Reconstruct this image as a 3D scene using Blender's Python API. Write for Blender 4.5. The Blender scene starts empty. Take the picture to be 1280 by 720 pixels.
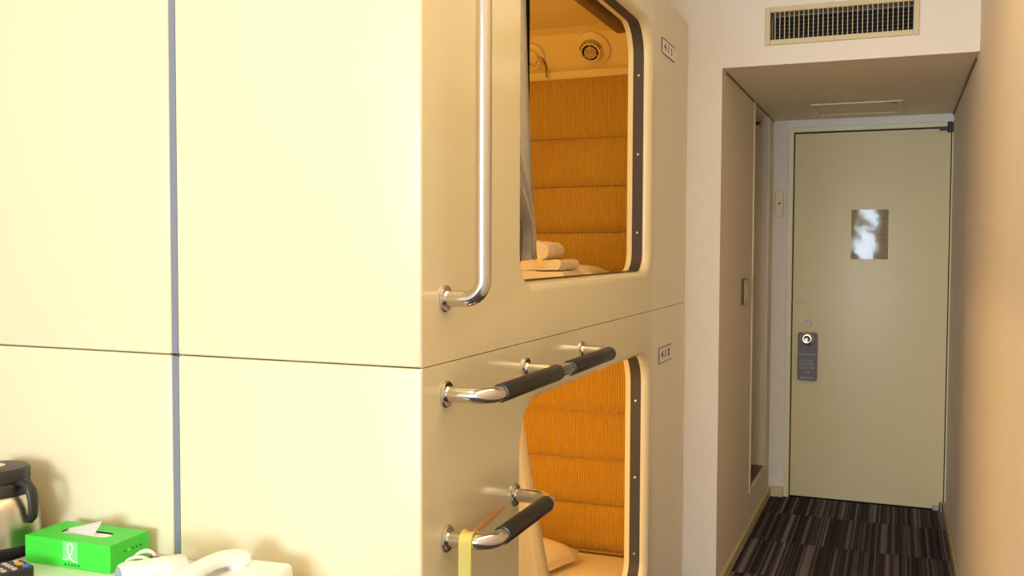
import bpy, bmesh, math, random
from mathutils import Vector, Matrix, noise
random.seed(7)
SC = bpy.context.scene
COL = SC.collection
PI = math.pi

# ------------------------------------------------------------------ camera
cd = bpy.data.cameras.new('camera')
cd.sensor_width = 36.0
cd.lens = 1200.72 / 1280 * 36.0
cd.clip_start = 0.05
cam = bpy.data.objects.new('camera', cd)
COL.objects.link(cam)
_d = Vector((-0.37199242, 0.92727982, -0.04211622))
_r = Vector((0.92804254, 0.3724577, 0.00350749))
_u = Vector((-0.01893893, 0.03778088, 0.99910656))
cam.matrix_world = Matrix(((_r.x, _u.x, -_d.x, 0.0), (_r.y, _u.y, -_d.y, 0.0),
                           (_r.z, _u.z, -_d.z, 1.365), (0, 0, 0, 1)))
SC.camera = cam

# ------------------------------------------------------------------ world, lights, exposure
w = bpy.data.worlds.new('world'); SC.world = w; w.use_nodes = True
w.node_tree.nodes['Background'].inputs[0].default_value = (0.75, 0.85, 1.0, 1)
w.node_tree.nodes['Background'].inputs[1].default_value = 0.6

def area(name, loc, rot, sx, sy, power, color, shape='RECTANGLE', spread=PI):
    l = bpy.data.lights.new(name, 'AREA'); l.shape = shape; l.size = sx
    if shape in ('RECTANGLE', 'ELLIPSE'): l.size_y = sy
    l.energy = power; l.color = color; l.spread = spread
    o = bpy.data.objects.new(name, l); COL.objects.link(o); o.location = loc; o.rotation_euler = rot
    return o
# daylight through the window in the wall behind the camera
area('window_daylight', (-0.80, -5.36, 1.38), (math.radians(90), 0, 0), 1.95, 1.6, 160, (0.72, 0.87, 1.0))
# warm ceiling lamp of the room
area('ceiling_lamp', (-1.05, 0.55, 2.60), (0, 0, 0), 0.5, 0.5, 3.0, (1.0, 0.74, 0.42), 'DISK')
area('aisle_fill', (-0.26, 1.15, 2.60), (0, 0, 0), 0.40, 2.8, 12.0, (1.0, 0.73, 0.36))  # added unseen strip fill that brightens the side panels and aisle
# warm lamps inside the two sleeping capsules
def point(name, loc, power, color, rad=0.05):
    l = bpy.data.lights.new(name, 'POINT'); l.energy = power; l.color = color; l.shadow_soft_size = rad
    o = bpy.data.objects.new(name, l); COL.objects.link(o); o.location = loc
    return o
point('capsule_lamp_upper', (-1.45, 2.45, 1.98), 5.2, (1.0, 0.69, 0.20))
point('capsule_lamp_lower', (-1.45, 2.45, 0.88), 8.6, (1.0, 0.70, 0.24))

SC.view_settings.view_transform = 'Standard'
SC.view_settings.look = 'None'
SC.view_settings.gamma = 1.0
SC.view_settings.use_curve_mapping = False
SC.view_settings.exposure = 0.93

# ------------------------------------------------------------------ materials
def s2l(c):
    return tuple((x / 12.92 if x <= 0.04045 else ((x + 0.055) / 1.055) ** 2.4) for x in [v / 255 for v in c])

def mat(name, rgb, rough=0.5, metal=0.0, spec=0.5, bump=None, vary=None, coat=0.0, **kw):
    m = bpy.data.materials.new(name); m.use_nodes = True
    nt = m.node_tree; b = nt.nodes['Principled BSDF']
    c = s2l(rgb)
    b.inputs['Base Color'].default_value = (*c, 1)
    b.inputs['Roughness'].default_value = rough
    b.inputs['Metallic'].default_value = metal
    b.inputs['Specular IOR Level'].default_value = spec
    b.inputs['Coat Weight'].default_value = coat
    for k, v in kw.items(): b.inputs[k].default_value = v
    tc = nt.nodes.new('ShaderNodeTexCoord')
    if vary:                                   # slight mottling of the colour itself
        sc, amt = vary
        n = nt.nodes.new('ShaderNodeTexNoise'); n.inputs['Scale'].default_value = sc; n.inputs['Detail'].default_value = 4
        mx = nt.nodes.new('ShaderNodeMix'); mx.data_type = 'RGBA'
        mx.inputs[6].default_value = (*[v * (1 - amt) for v in c], 1)
        mx.inputs[7].default_value = (*[min(1, v * (1 + amt)) for v in c], 1)
        nt.links.new(tc.outputs['Object'], n.inputs['Vector'])
        nt.links.new(n.outputs['Fac'], mx.inputs[0]); nt.links.new(mx.outputs[2], b.inputs['Base Color'])
    if bump:
        sc, st = bump[:2]
        mp = nt.nodes.new('ShaderNodeMapping'); mp.inputs['Scale'].default_value = bump[2] if len(bump) > 2 else (1, 1, 1)
        n = nt.nodes.new('ShaderNodeTexNoise'); n.inputs['Scale'].default_value = sc; n.inputs['Detail'].default_value = 3
        bp = nt.nodes.new('ShaderNodeBump'); bp.inputs['Strength'].default_value = st; bp.inputs['Distance'].default_value = 0.002
        nt.links.new(tc.outputs['Object'], mp.inputs['Vector']); nt.links.new(mp.outputs[0], n.inputs['Vector'])
        nt.links.new(n.outputs['Fac'], bp.inputs['Height']); nt.links.new(bp.outputs[0], b.inputs['Normal'])
    return m

M = {}
M['gelcoat'] = mat('cream_gelcoat', (231, 219, 186), 0.16, spec=0.45, vary=(2.5, 0.015))
M['interior'] = mat('interior_gelcoat', (236, 205, 130), 0.35, bump=(260, 0.12))
M['gap_strip'] = mat('blue_grey_strip', (124, 130, 146), 0.5)
M['seal'] = mat('dark_seal', (62, 58, 60), 0.55, bump=(120, 0.1))
M['steel'] = mat('polished_steel', (215, 212, 208), 0.13, metal=1.0)
M['brushed'] = mat('brushed_steel', (205, 200, 185), 0.28, metal=1.0, bump=(60, 0.06, (1, 1, 40)))
M['sleeve'] = mat('black_sleeve', (27, 24, 23), 0.38)
M['wallpaper'] = mat('woven_wallpaper', (238, 226, 212), 0.85, bump=(380, 0.25, (1, 1, 0.35)), vary=(9, 0.02))
M['soffit'] = mat('soffit_paper', (242, 230, 206), 0.9, bump=(420, 0.25), vary=(40, 0.03))
M['ceiling'] = mat('ceiling_paint', (238, 226, 204), 0.9, bump=(300, 0.15))
M['door'] = mat('door_paint', (234, 214, 166), 0.42, bump=(160, 0.06), vary=(14, 0.02))
M['door_frame'] = mat('door_frame_paint', (232, 219, 180), 0.45)
M['baseboard'] = mat('cream_baseboard', (214, 200, 160), 0.5)
M['dark'] = mat('dark_gap', (16, 13, 11), 0.8)
M['brown'] = mat('brown_rail', (120, 84, 44), 0.5)
M['linen'] = mat('white_linen', (240, 228, 212), 0.9, bump=(300, 0.2))
M['towel'] = mat('white_towel', (238, 222, 208), 0.95, bump=(420, 0.6))
M['curtain'] = mat('curtain_cloth', (238, 230, 220), 0.9, bump=(500, 0.2))
M['backing'] = mat('dark_backing', (22, 18, 16), 0.9)
M['yellow'] = mat('yellow_sash', (255, 240, 140), 0.6, bump=(300, 0.15))
M['orange'] = mat('strip_orange', (255, 205, 150), 0.6)
M['plate'] = mat('white_plate', (244, 240, 236), 0.35)
M['ink'] = mat('black_ink', (24, 20, 20), 0.6)
M['table'] = mat('white_laminate', (236, 240, 240), 0.14, vary=(3, 0.01))
M['black_plastic'] = mat('black_plastic', (34, 31, 30), 0.4, bump=(200, 0.05))
M['white_plastic'] = mat('white_plastic', (242, 243, 242), 0.28)
M['grey_plastic'] = mat('grey_blue_plastic', (150, 168, 190), 0.35)
M['offwhite_plastic'] = mat('offwhite_plastic', (232, 230, 220), 0.4)
M['green'] = mat('green_card', (62, 214, 60), 0.42)
M['light_green'] = mat('light_green_print', (128, 236, 134), 0.45)
M['white_ink'] = mat('white_print', (240, 250, 240), 0.5)
M['dark_green_ink'] = mat('dark_green_print', (28, 110, 40), 0.5)
M['tissue'] = mat('tissue_paper', (250, 249, 250), 0.95)
M['key'] = mat('grey_key', (196, 192, 190), 0.5)
M['key_orange'] = mat('orange_key', (242, 158, 34), 0.45)
M['key_blue'] = mat('blue_key', (70, 120, 214), 0.45)
M['tag'] = mat('purple_grey_tag', (100, 86, 82), 0.45)
M['tag_ink'] = mat('pale_print', (176, 168, 164), 0.5)
M['cord'] = mat('cord_vinyl', (226, 222, 210), 0.45)
M['switch_dark'] = mat('dark_switch_body', (82, 68, 46), 0.5)
M['switch'] = mat('cream_switch', (206, 188, 142), 0.4)
M['chrome'] = mat('chrome', (225, 220, 205), 0.22, metal=1.0)
M['lock_metal'] = mat('lock_metal', (150, 138, 118), 0.42, metal=1.0)
M['grille'] = mat('cream_grille', (206, 190, 146), 0.45)
M['cabinet'] = mat('dark_cabinet', (66, 62, 60), 0.35)

def notice_mat():
    m = bpy.data.materials.new('notice_film'); m.use_nodes = True
    nt = m.node_tree; b = nt.nodes['Principled BSDF']
    b.inputs['Base Color'].default_value = (*s2l((206, 184, 138)), 1)
    b.inputs['Roughness'].default_value = 0.10
    b.inputs['Specular IOR Level'].default_value = 0.55
    tc = nt.nodes.new('ShaderNodeTexCoord'); nz = nt.nodes.new('ShaderNodeTexNoise'); nz.inputs['Scale'].default_value = 8
    nz.inputs['Detail'].default_value = 1.5; nz.inputs['Distortion'].default_value = 1.2
    bp = nt.nodes.new('ShaderNodeBump'); bp.inputs['Strength'].default_value = 0.28; bp.inputs['Distance'].default_value = 0.004
    nt.links.new(tc.outputs['Object'], nz.inputs['Vector']); nt.links.new(nz.outputs['Fac'], bp.inputs['Height']); nt.links.new(bp.outputs[0], b.inputs['Normal'])
    b.inputs['Coat Weight'].default_value = 0.25; b.inputs['Coat Roughness'].default_value = 0.08
    return m
M['notice'] = notice_mat()

def corduroy():
    m = bpy.data.materials.new('orange_corduroy'); m.use_nodes = True
    nt = m.node_tree; b = nt.nodes['Principled BSDF']
    b.inputs['Roughness'].default_value = 0.95
    b.inputs['Sheen Weight'].default_value = 0.25
    tc = nt.nodes.new('ShaderNodeTexCoord')
    wv = nt.nodes.new('ShaderNodeTexWave'); wv.wave_type = 'BANDS'; wv.bands_direction = 'X'
    wv.inputs['Scale'].default_value = 31.0; wv.inputs['Distortion'].default_value = 0.25; wv.inputs['Detail'].default_value = 1
    nz = nt.nodes.new('ShaderNodeTexNoise'); nz.inputs['Scale'].default_value = 300
    ad = nt.nodes.new('ShaderNodeMath'); ad.operation = 'MULTIPLY_ADD'; ad.inputs[1].default_value = 0.35
    cr = nt.nodes.new('ShaderNodeValToRGB')
    cr.color_ramp.elements[0].color = (*s2l((176, 130, 42)), 1); cr.color_ramp.elements[0].position = 0.15
    cr.color_ramp.elements[1].color = (*s2l((206, 160, 56)), 1); cr.color_ramp.elements[1].position = 0.8
    bp = nt.nodes.new('ShaderNodeBump'); bp.inputs['Strength'].default_value = 0.6; bp.inputs['Distance'].default_value = 0.004
    nt.links.new(tc.outputs['Object'], wv.inputs['Vector']); nt.links.new(tc.outputs['Object'], nz.inputs['Vector'])
    nt.links.new(nz.outputs['Fac'], ad.inputs[0]); nt.links.new(wv.outputs['Fac'], ad.inputs[2])
    nt.links.new(ad.outputs[0], cr.inputs[0]); nt.links.new(cr.outputs[0], b.inputs['Base Color'])
    nt.links.new(wv.outputs['Fac'], bp.inputs['Height']); nt.links.new(bp.outputs[0], b.inputs['Normal'])
    return m
M['corduroy'] = corduroy()

def carpet():
    m = bpy.data.materials.new('striped_carpet'); m.use_nodes = True
    nt = m.node_tree; b = nt.nodes['Principled BSDF']; b.inputs['Roughness'].default_value = 0.95
    b.inputs['Specular IOR Level'].default_value = 0.15
    tc = nt.nodes.new('ShaderNodeTexCoord'); oi = nt.nodes.new('ShaderNodeObjectInfo')
    sp = nt.nodes.new('ShaderNodeSeparateXYZ'); nt.links.new(tc.outputs['Object'], sp.inputs[0])
    def strip(freq, seedmul):
        a = nt.nodes.new('ShaderNodeMath'); a.operation = 'MULTIPLY'; a.inputs[1].default_value = freq
        nt.links.new(sp.outputs['X'], a.inputs[0])
        s = nt.nodes.new('ShaderNodeMath'); s.operation = 'MULTIPLY_ADD'; s.inputs[1].default_value = seedmul
        nt.links.new(oi.outputs['Random'], s.inputs[0]); nt.links.new(a.outputs[0], s.inputs[2])
        f = nt.nodes.new('ShaderNodeMath'); f.operation = 'FLOOR'; nt.links.new(s.outputs[0], f.inputs[0])
        wn = nt.nodes.new('ShaderNodeTexWhiteNoise'); wn.noise_dimensions = '1D'; nt.links.new(f.outputs[0], wn.inputs['W'])
        return wn.outputs['Value']
    a, c = strip(150, 300), strip(62, 170)
    mix = nt.nodes.new('ShaderNodeMath'); mix.operation = 'MULTIPLY_ADD'; mix.inputs[1].default_value = 0.6
    h = nt.nodes.new('ShaderNodeMath'); h.operation = 'MULTIPLY'; h.inputs[1].default_value = 0.4
    nt.links.new(c, h.inputs[0]); nt.links.new(a, mix.inputs[0]); nt.links.new(h.outputs[0], mix.inputs[2])
    nz = nt.nodes.new('ShaderNodeTexNoise'); nz.inputs['Scale'].default_value = 180; nt.links.new(tc.outputs['Object'], nz.inputs['Vector'])
    m2 = nt.nodes.new('ShaderNodeMath'); m2.operation = 'MULTIPLY_ADD'; m2.inputs[1].default_value = 0.3
    nt.links.new(nz.outputs['Fac'], m2.inputs[0]); nt.links.new(mix.outputs[0], m2.inputs[2])
    cr = nt.nodes.new('ShaderNodeValToRGB'); el = cr.color_ramp.elements
    el[0].position = 0.25; el[0].color = (*s2l((44, 39, 45)), 1)
    el[1].position = 1.0; el[1].color = (*s2l((134, 125, 128)), 1)
    e = el.new(0.55); e.color = (*s2l((62, 55, 62)), 1)
    e = el.new(0.75); e.color = (*s2l((92, 83, 88)), 1)
    bp = nt.nodes.new('ShaderNodeBump'); bp.inputs['Strength'].default_value = 0.5; bp.inputs['Distance'].default_value = 0.003
    nt.links.new(m2.outputs[0], cr.inputs[0]); nt.links.new(cr.outputs[0], b.inputs['Base Color'])
    nt.links.new(m2.outputs[0], bp.inputs['Height']); nt.links.new(bp.outputs[0], b.inputs['Normal'])
    return m
M['carpet'] = carpet()

# ------------------------------------------------------------------ mesh helpers
def link(name, me, m, parent=None, smooth=False, angle=40):
    o = bpy.data.objects.new(name, me); COL.objects.link(o)
    if m is not None: me.materials.append(m)
    if parent is not None: o.parent = parent
    if smooth:
        for p in me.polygons: p.use_smooth = True
        try: me.set_sharp_from_angle(angle=math.radians(angle))
        except Exception: pass
    return o

def obj(name, bm, m, parent=None, smooth=False, angle=40):
    bmesh.ops.recalc_face_normals(bm, faces=bm.faces[:])
    me = bpy.data.meshes.new(name); bm.to_mesh(me); bm.free()
    o = link(name, me, m, parent, smooth, angle)
    if parent is not None:                      # meshes are written in world coordinates
        o.matrix_parent_inverse = Matrix.Translation(-world_loc(parent))
    return o

def world_loc(o):
    return LOC.get(o.name, Vector((0, 0, 0)))
LOC = {}

def tag(o, label=None, cat=None, group=None, kind=None):
    if label: o['label'] = label
    if cat: o['category'] = cat
    if group: o['group'] = group
    if kind: o['kind'] = kind
    return o

def thing(name, loc, label, cat, group=None):
    o = bpy.data.objects.new(name, None); COL.objects.link(o); o.location = loc; o.empty_display_size = 0.05
    LOC[o.name] = Vector(loc)
    return tag(o, label, cat, group)

def B(): return bmesh.new()

def box(bm, lo, hi, bev=0.0, seg=2, rotz=0.0, piv=None):
    lo = Vector(lo); hi = Vector(hi)
    r = bmesh.ops.create_cube(bm, size=1.0)
    vs = r['verts']; c = (lo + hi) / 2; s = hi - lo
    for v in vs: v.co = Vector((v.co.x * s.x, v.co.y * s.y, v.co.z * s.z)) + c
    if bev > 0:
        es = list({e for v in vs for e in v.link_edges})
        r2 = bmesh.ops.bevel(bm, geom=es, offset=bev, segments=seg, profile=0.5, affect='EDGES')
        vs = list({v for f in r2['faces'] for v in f.verts} | {v for v in vs if v.is_valid})
    if rotz:
        p = Vector(piv) if piv is not None else c
        bmesh.ops.rotate(bm, verts=vs, cent=p, matrix=Matrix.Rotation(rotz, 3, 'Z'))
    return vs

def mbox(name, lo, hi, m, parent=None, bev=0.0, seg=2, **k):
    bm = B(); box(bm, lo, hi, bev, seg, **k)
    return obj(name, bm, m, parent, smooth=bev > 0)

def frame_axes(t, up=None):
    t = t.normalized()
    a = up if up is not None else (Vector((0, 0, 1)) if abs(t.z) < 0.9 else Vector((1, 0, 0)))
    n = t.cross(a).normalized(); b = t.cross(n).normalized()
    return n, b

def tube(bm, pts, rad, seg=14, cap=True):
    pts = [Vector(p) for p in pts]; n = len(pts)
    rad = rad if isinstance(rad, (list, tuple)) else [rad] * n
    rings = []; pn = None
    for i, p in enumerate(pts):
        t = (pts[min(i + 1, n - 1)] - pts[max(i - 1, 0)]).normalized()
        if pn is None: nn, bb = frame_axes(t)
        else:
            nn = (pn - t * pn.dot(t)).normalized(); bb = t.cross(nn).normalized()
        pn = nn
        rings.append([bm.verts.new(p + (nn * math.cos(2 * PI * k / seg) + bb * math.sin(2 * PI * k / seg)) * rad[i]) for k in range(seg)])
    for i in range(n - 1):
        for k in range(seg):
            bm.faces.new((rings[i][k], rings[i][(k + 1) % seg], rings[i + 1][(k + 1) % seg], rings[i + 1][k]))
    if cap:
        bm.faces.new(rings[0][::-1]); bm.faces.new(rings[-1])

def fillet_path(pts, r, seg=8):
    pts = [Vector(p) for p in pts]; out = [pts[0]]
    for i in range(1, len(pts) - 1):
        a, b, c = pts[i - 1], pts[i], pts[i + 1]
        u = (a - b).normalized(); v = (c - b).normalized()
        ang = u.angle(v); d = r / math.tan(ang / 2)
        bis = (u + v).normalized(); cen = b + bis * (r / math.sin(ang / 2))
        s = b + u * d - cen; e = b + v * d - cen
        tot = s.angle(e); ax = s.cross(e).normalized()
        for k in range(seg + 1):
            out.append(cen + Matrix.Rotation(tot * k / seg, 3, ax) @ s)
    out.append(pts[-1]); return out

def lathe(bm, prof, cen, axis='Z', seg=32, rotm=None, cap=True):
    cen = Vector(cen); rings = []
    for (r, h) in prof:
        ring = []
        for k in range(seg):
            a = 2 * PI * k / seg; v = Vector((r * math.cos(a), r * math.sin(a), h))
            if axis == 'X': v = Vector((v.z, v.x, v.y))
            elif axis == 'Y': v = Vector((v.x, v.z, v.y))
            if rotm is not None: v = rotm @ v
            ring.append(bm.verts.new(cen + v))
        rings.append(ring)
    for i in range(len(rings) - 1):
        for k in range(seg):
            bm.faces.new((rings[i][k], rings[i][(k + 1) % seg], rings[i + 1][(k + 1) % seg], rings[i + 1][k]))
    if cap:
        bm.faces.new(rings[0][::-1]); bm.faces.new(rings[-1])

def rrect(y0, z0, y1, z1, rbl, rbr, rtr, rtl, seg=8):
    """rounded rectangle loop, counter clockwise from the bottom left"""
    out = []
    for (cy, cz, r, a0) in ((y0 + rbl, z0 + rbl, rbl, PI), (y1 - rbr, z0 + rbr, rbr, 1.5 * PI),
                            (y1 - rtr, z1 - rtr, rtr, 0), (y0 + rtl, z1 - rtl, rtl, 0.5 * PI)):
        for k in range(seg + 1):
            a = a0 + 0.5 * PI * k / seg
            out.append((cy + r * math.cos(a), cz + r * math.sin(a)))
    return out

def extrude_poly(bm, pts, fn, h0, h1):
    """prism over a 2D outline; fn(a, b, h) -> 3D"""
    lo = [bm.verts.new(fn(a, b, h0)) for a, b in pts]; hi = [bm.verts.new(fn(a, b, h1)) for a, b in pts]
    n = len(pts)
    bm.faces.new(lo[::-1]); bm.faces.new(hi)
    for k in range(n): bm.faces.new((lo[k], lo[(k + 1) % n], hi[(k + 1) % n], hi[k]))

def text_mesh(name, body, size, m, parent, mw, depth=0.0006, bold=0.0):
    cu = bpy.data.curves.new(name, 'FONT'); cu.body = body; cu.size = size; cu.extrude = depth
    cu.align_x = 'CENTER'; cu.align_y = 'CENTER'; cu.offset = bold; cu.resolution_u = 3
    t = bpy.data.objects.new(name + '_tmp', cu); COL.objects.link(t)
    dg = bpy.context.evaluated_depsgraph_get(); dg.update()
    me = bpy.data.meshes.new_from_object(t.evaluated_get(dg))
    bpy.data.objects.remove(t); me.name = name
    me.transform(mw); me.materials.clear()
    o = link(name, me, m, parent)
    o.matrix_parent_inverse = Matrix.Translation(-world_loc(parent))
    return o

def basis(right, up, origin):
    r = Vector(right).normalized(); u = Vector(up).normalized(); n = r.cross(u)
    return Matrix(((r.x, u.x, n.x, origin[0]), (r.y, u.y, n.y, origin[1]), (r.z, u.z, n.z, origin[2]), (0, 0, 0, 1)))

# ------------------------------------------------------------------ setting
XR, XL, YB, YD, YBACK, XW = 0.254, -0.642, 3.771, 5.432, -5.40, -1.90
ZC, ZS = 2.62, 2.059

def struct(name, lo, hi, m, bev=0.0):
    o = mbox(name, lo, hi, m, None, bev); o['kind'] = 'structure'; return o

fl = struct('floor', (XW, YBACK, -0.08), (XR, YD, -0.008), M['dark'])
# carpet tiles, 0.5 m, as pieces of the floor (shared mesh)
bm = B(); box(bm, (-0.2495, -0.2495, 0), (0.2495, 0.2495, 0.008), 0.0012, 1)
tile_me = bpy.data.meshes.new('carpet_tile'); bm.to_mesh(tile_me); bm.free(); tile_me.materials.append(M['carpet'])
ys = 5.07; rows = []
y = YD
while y > YBACK:
    y0 = 5.07 if y == YD else y - 0.5
    rows.append((max(y0, YBACK), y)); y = y0
for (y0, y1) in rows:
    x = XR
    while x > XW + 0.01:
        x0 = max(x - 0.5, XW)
        o = bpy.data.objects.new('carpet_tile', tile_me); COL.objects.link(o); o.parent = fl
        o.location = ((x + x0) / 2, (y0 + y1) / 2, -0.008)
        o.scale = ((x - x0) / 0.5, (y1 - y0) / 0.5, 1)
        x = x0

struct('wall_right', (XR, YBACK, -0.08), (XR + 0.06, YD, ZC), M['wallpaper'])
struct('wall_left', (XW - 0.06, YBACK, -0.08), (XW, YB, ZC), M['wallpaper'])
struct('ceiling', (XW - 0.06, YBACK, ZC), (XR + 0.06, YB + 0.1, ZC + 0.06), M['ceiling'])
# wall behind the camera with a window opening
wx0, wx1, wz0, wz1 = -1.78, 0.18, 0.56, 2.20
bm = B()
for lo, hi in (((XW, YBACK - 0.08, -0.08), (wx0, YBACK, ZC)), ((wx1, YBACK - 0.08, -0.08), (XR, YBACK, ZC)),
               ((wx0, YBACK - 0.08, -0.08), (wx1, YBACK, wz0)), ((wx0, YBACK - 0.08, wz1), (wx1, YBACK, ZC))):
    box(bm, lo, hi)
tag(obj('wall_back', bm, M['wallpaper']), kind='structure')
bm = B()
for lo, hi in (((wx0, YBACK - 0.06, wz0), (wx0 + 0.04, YBACK, wz1)), ((wx1 - 0.04, YBACK - 0.06, wz0), (wx1, YBACK, wz1)),
               ((wx0, YBACK - 0.06, wz0), (wx1, YBACK, wz0 + 0.04)), ((wx0, YBACK - 0.06, wz1 - 0.04), (wx1, YBACK, wz1)),
               (((wx0 + wx1) / 2 - 0.02, YBACK - 0.06, wz0), ((wx0 + wx1) / 2 + 0.02, YBACK, wz1))):
    box(bm, lo, hi)
tag(obj('window_1', bm, M['door_frame']), kind='structure')

# bulkhead wall: the pier left of the passage and the lintel with the grille
bm = B()
box(bm, (XW, YB, -0.08), (XL, YB + 0.10, ZC))
tag(obj('wall_pier', bm, M['wallpaper']), kind='structure')
gx0, gx1, gz0, gz1 = -0.463, 0.037, 2.152, 2.254
bm = B()
for lo, hi in (((XL, YB, ZS), (XR, YB + 0.10, gz0 - 0.002)), ((XL, YB, gz1 + 0.002), (XR, YB + 0.10, ZC)),
               ((XL, YB, gz0 - 0.002), (gx0 - 0.002, YB + 0.10, gz1 + 0.002)), ((gx1 + 0.002, YB, gz0 - 0.002), (XR, YB + 0.10, gz1 + 0.002))):
    box(bm, lo, hi)
tag(obj('wall_bulkhead', bm, M['wallpaper']), kind='structure')
bm = B(); box(bm, (XL - 0.6, YB + 0.10, ZS), (XR, YD, ZS + 0.05))
tag(obj('ceiling_soffit', bm, M['soffit']), kind='structure')
# wall on the left of the passage with the closet niche
ny0, ny1, nz0, nz1 = 4.675, 5.235, 0.20, ZS
bm = B()
box(bm, (XL - 0.05, YB + 0.10, -0.08), (XL, ny0, ZS)); box(bm, (XL - 0.05, ny0, -0.08), (XL, ny1, nz0)); box(bm, (XL - 0.05, ny1, -0.08), (XL, YD, ZS))
tag(obj('wall_passage_left', bm, M['wallpaper']), kind='structure')
bm = B()
box(bm, (XL - 0.56, ny0 - 0.04, nz0), (XL - 0.05, ny0, ZS)); box(bm, (XL - 0.56, ny1, nz0), (XL - 0.05, ny1 + 0.04, ZS))
box(bm, (XL - 0.60, ny0 - 0.04, nz0), (XL - 0.56, ny1 + 0.04, ZS))
tag(obj('wall_niche', bm, M['wallpaper']), kind='structure')
struct('floor_niche', (XL - 0.56, ny0 - 0.04, nz0 - 0.03), (XL - 0.009, ny1 + 0.04, nz0 + 0.003), M['cabinet'])
struct('trim_1', (XL - 0.008, ny0 - 0.012, nz0 - 0.012), (XL + 0.006, ny0 + 0.004, ZS), M['door_frame'], 0.002)
struct('trim_2', (XL - 0.008, ny0 + 0.004, nz0 - 0.012), (XL + 0.006, ny1 + 0.004, nz0 + 0.004), M['door_frame'], 0.002)
struct('trim_3', (XL - 0.008, ny1 - 0.004, nz0 + 0.004), (XL + 0.006, ny1 + 0.006, ZS), M['door_frame'], 0.002)
# end wall around the door
dx0, dx1, dz1 = -0.527, 0.243, 1.984
bm = B()
box(bm, (XL, YD, -0.08), (dx0 - 0.032, YD + 0.08, ZS)); box(bm, (dx0 - 0.032, YD, dz1 + 0.030), (XR, YD + 0.08, ZS))
tag(obj('wall_door', bm, M['wallpaper']), kind='structure')

# door
door = bpy.data.objects.new('door_1', None); COL.objects.link(door); door.location = ((dx0 + dx1) / 2, YD, 0); LOC['door_1'] = Vector(door.location)
door['kind'] = 'structure'
bm = B()
box(bm, (dx0 - 0.034, YD - 0.012, 0), (dx0 - 0.006, YD + 0.08, dz1 + 0.034), 0.002, 1)
box(bm, (dx0 - 0.006, YD - 0.012, dz1 + 0.008), (dx1 + 0.011, YD + 0.08, dz1 + 0.034), 0.002, 1)
box(bm, (dx1 + 0.005, YD - 0.006, 0), (dx1 + 0.011, YD + 0.08, dz1 + 0.008), 0.001, 1)
obj('door_frame', bm, M['door_frame'], door)
mbox('door_panel', (dx0, YD - 0.002, 0.010), (dx1, YD + 0.04, dz1), M['door'], door, 0.002)
mbox('gap_backing', (dx0 - 0.03, YD + 0.042, -0.08), (XR, YD + 0.08, dz1 + 0.03), M['dark'], door)  # near-black sheet added behind the door, stops light leaks and darkens the gap
# small inset line of the latch plate
mbox('latch_plate', (dx0 - 0.002, YD - 0.003, 1.068), (dx0 + 0.075, YD + 0.0, 1.073), M['baseboard'], door)
# pivots, top and bottom right
bm = B(); box(bm, (dx1 - 0.055, YD - 0.02, dz1 - 0.012), (dx1 + 0.005, YD - 0.002, dz1 + 0.006), 0.002, 1)
lathe(bm, [(0.013, -0.02), (0.013, 0.03), (0.010, 0.034)], (dx1 - 0.006, YD - 0.014, dz1 - 0.002), seg=14)
box(bm, (dx1 - 0.004, YD - 0.024, dz1 - 0.018), (dx1 + 0.010, YD - 0.004, dz1 + 0.026), 0.002, 1)
tag(obj('pivot_hinge', bm, M['seal'], door), 'dark metal pivot hinge')
bm = B(); lathe(bm, [(0.011, 0.0), (0.011, 0.045), (0.008, 0.05)], (dx1 - 0.010, YD - 0.014, 0.0), seg=14)
box(bm, (dx1 - 0.05, YD - 0.016, 0.002), (dx1 + 0.004, YD - 0.002, 0.03), 0.002, 1)
tag(obj('pivot_hinge', bm, M['brushed'], door), 'steel pivot hinge')
# lock and knob
kx = dx0 + 0.083
bm = B(); lathe(bm, [(0.017, 0.0), (0.017, -0.006), (0.014, -0.010), (0.009, -0.010), (0.007, -0.006), (0.001, -0.006)], (kx, YD - 0.002, 0.962), 'Y', 24)
lk = tag(obj('door_lock', bm, M['lock_metal'], door, True), 'round metal lock cylinder')
bm = B(); box(bm, (kx - 0.0014, YD - 0.0095, 0.9565), (kx + 0.0014, YD - 0.0075, 0.9675)); ks = obj('keyhole', bm, M['dark'], None); ks.parent = lk
bm = B(); lathe(bm, [(0.024, 0.0), (0.024, -0.004), (0.012, -0.012), (0.012, -0.032), (0.025, -0.039), (0.035, -0.049), (0.037, -0.061), (0.032, -0.071), (0.019, -0.076), (0.0155, -0.0735), (0.001, -0.073)], (kx, YD - 0.002, 0.880), 'Y', 32)
tag(obj('door_knob', bm, M['chrome'], door, True, 60), 'round chrome door knob')

# baseboards
struct('baseboard_right', (XR - 0.012, YBACK, 0), (XR, YD - 0.03, 0.055), M['baseboard'], 0.003)
bm = B(); box(bm, (XL, YB + 0.005, 0), (XL + 0.014, YD - 0.016, 0.05), 0.003); tag(obj('baseboard_left', bm, M['baseboard']), kind='structure')
bm = B(); box(bm, (XL + 0.014, YD - 0.035, 0), (dx0 - 0.034, YD, 0.052), 0.003); tag(obj('baseboard_door', bm, M['baseboard']), kind='structure')

# brown strips paint in the shadow line along both sides of the soffit
struct('soffit_shade_right', (XR - 0.006, YB + 0.10, ZS - 0.008), (XR, YD, ZS), M['brown'])
struct('soffit_shade_left', (XL, YB + 0.10, ZS - 0.006), (XL + 0.004, YD, ZS), M['brown'])

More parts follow.
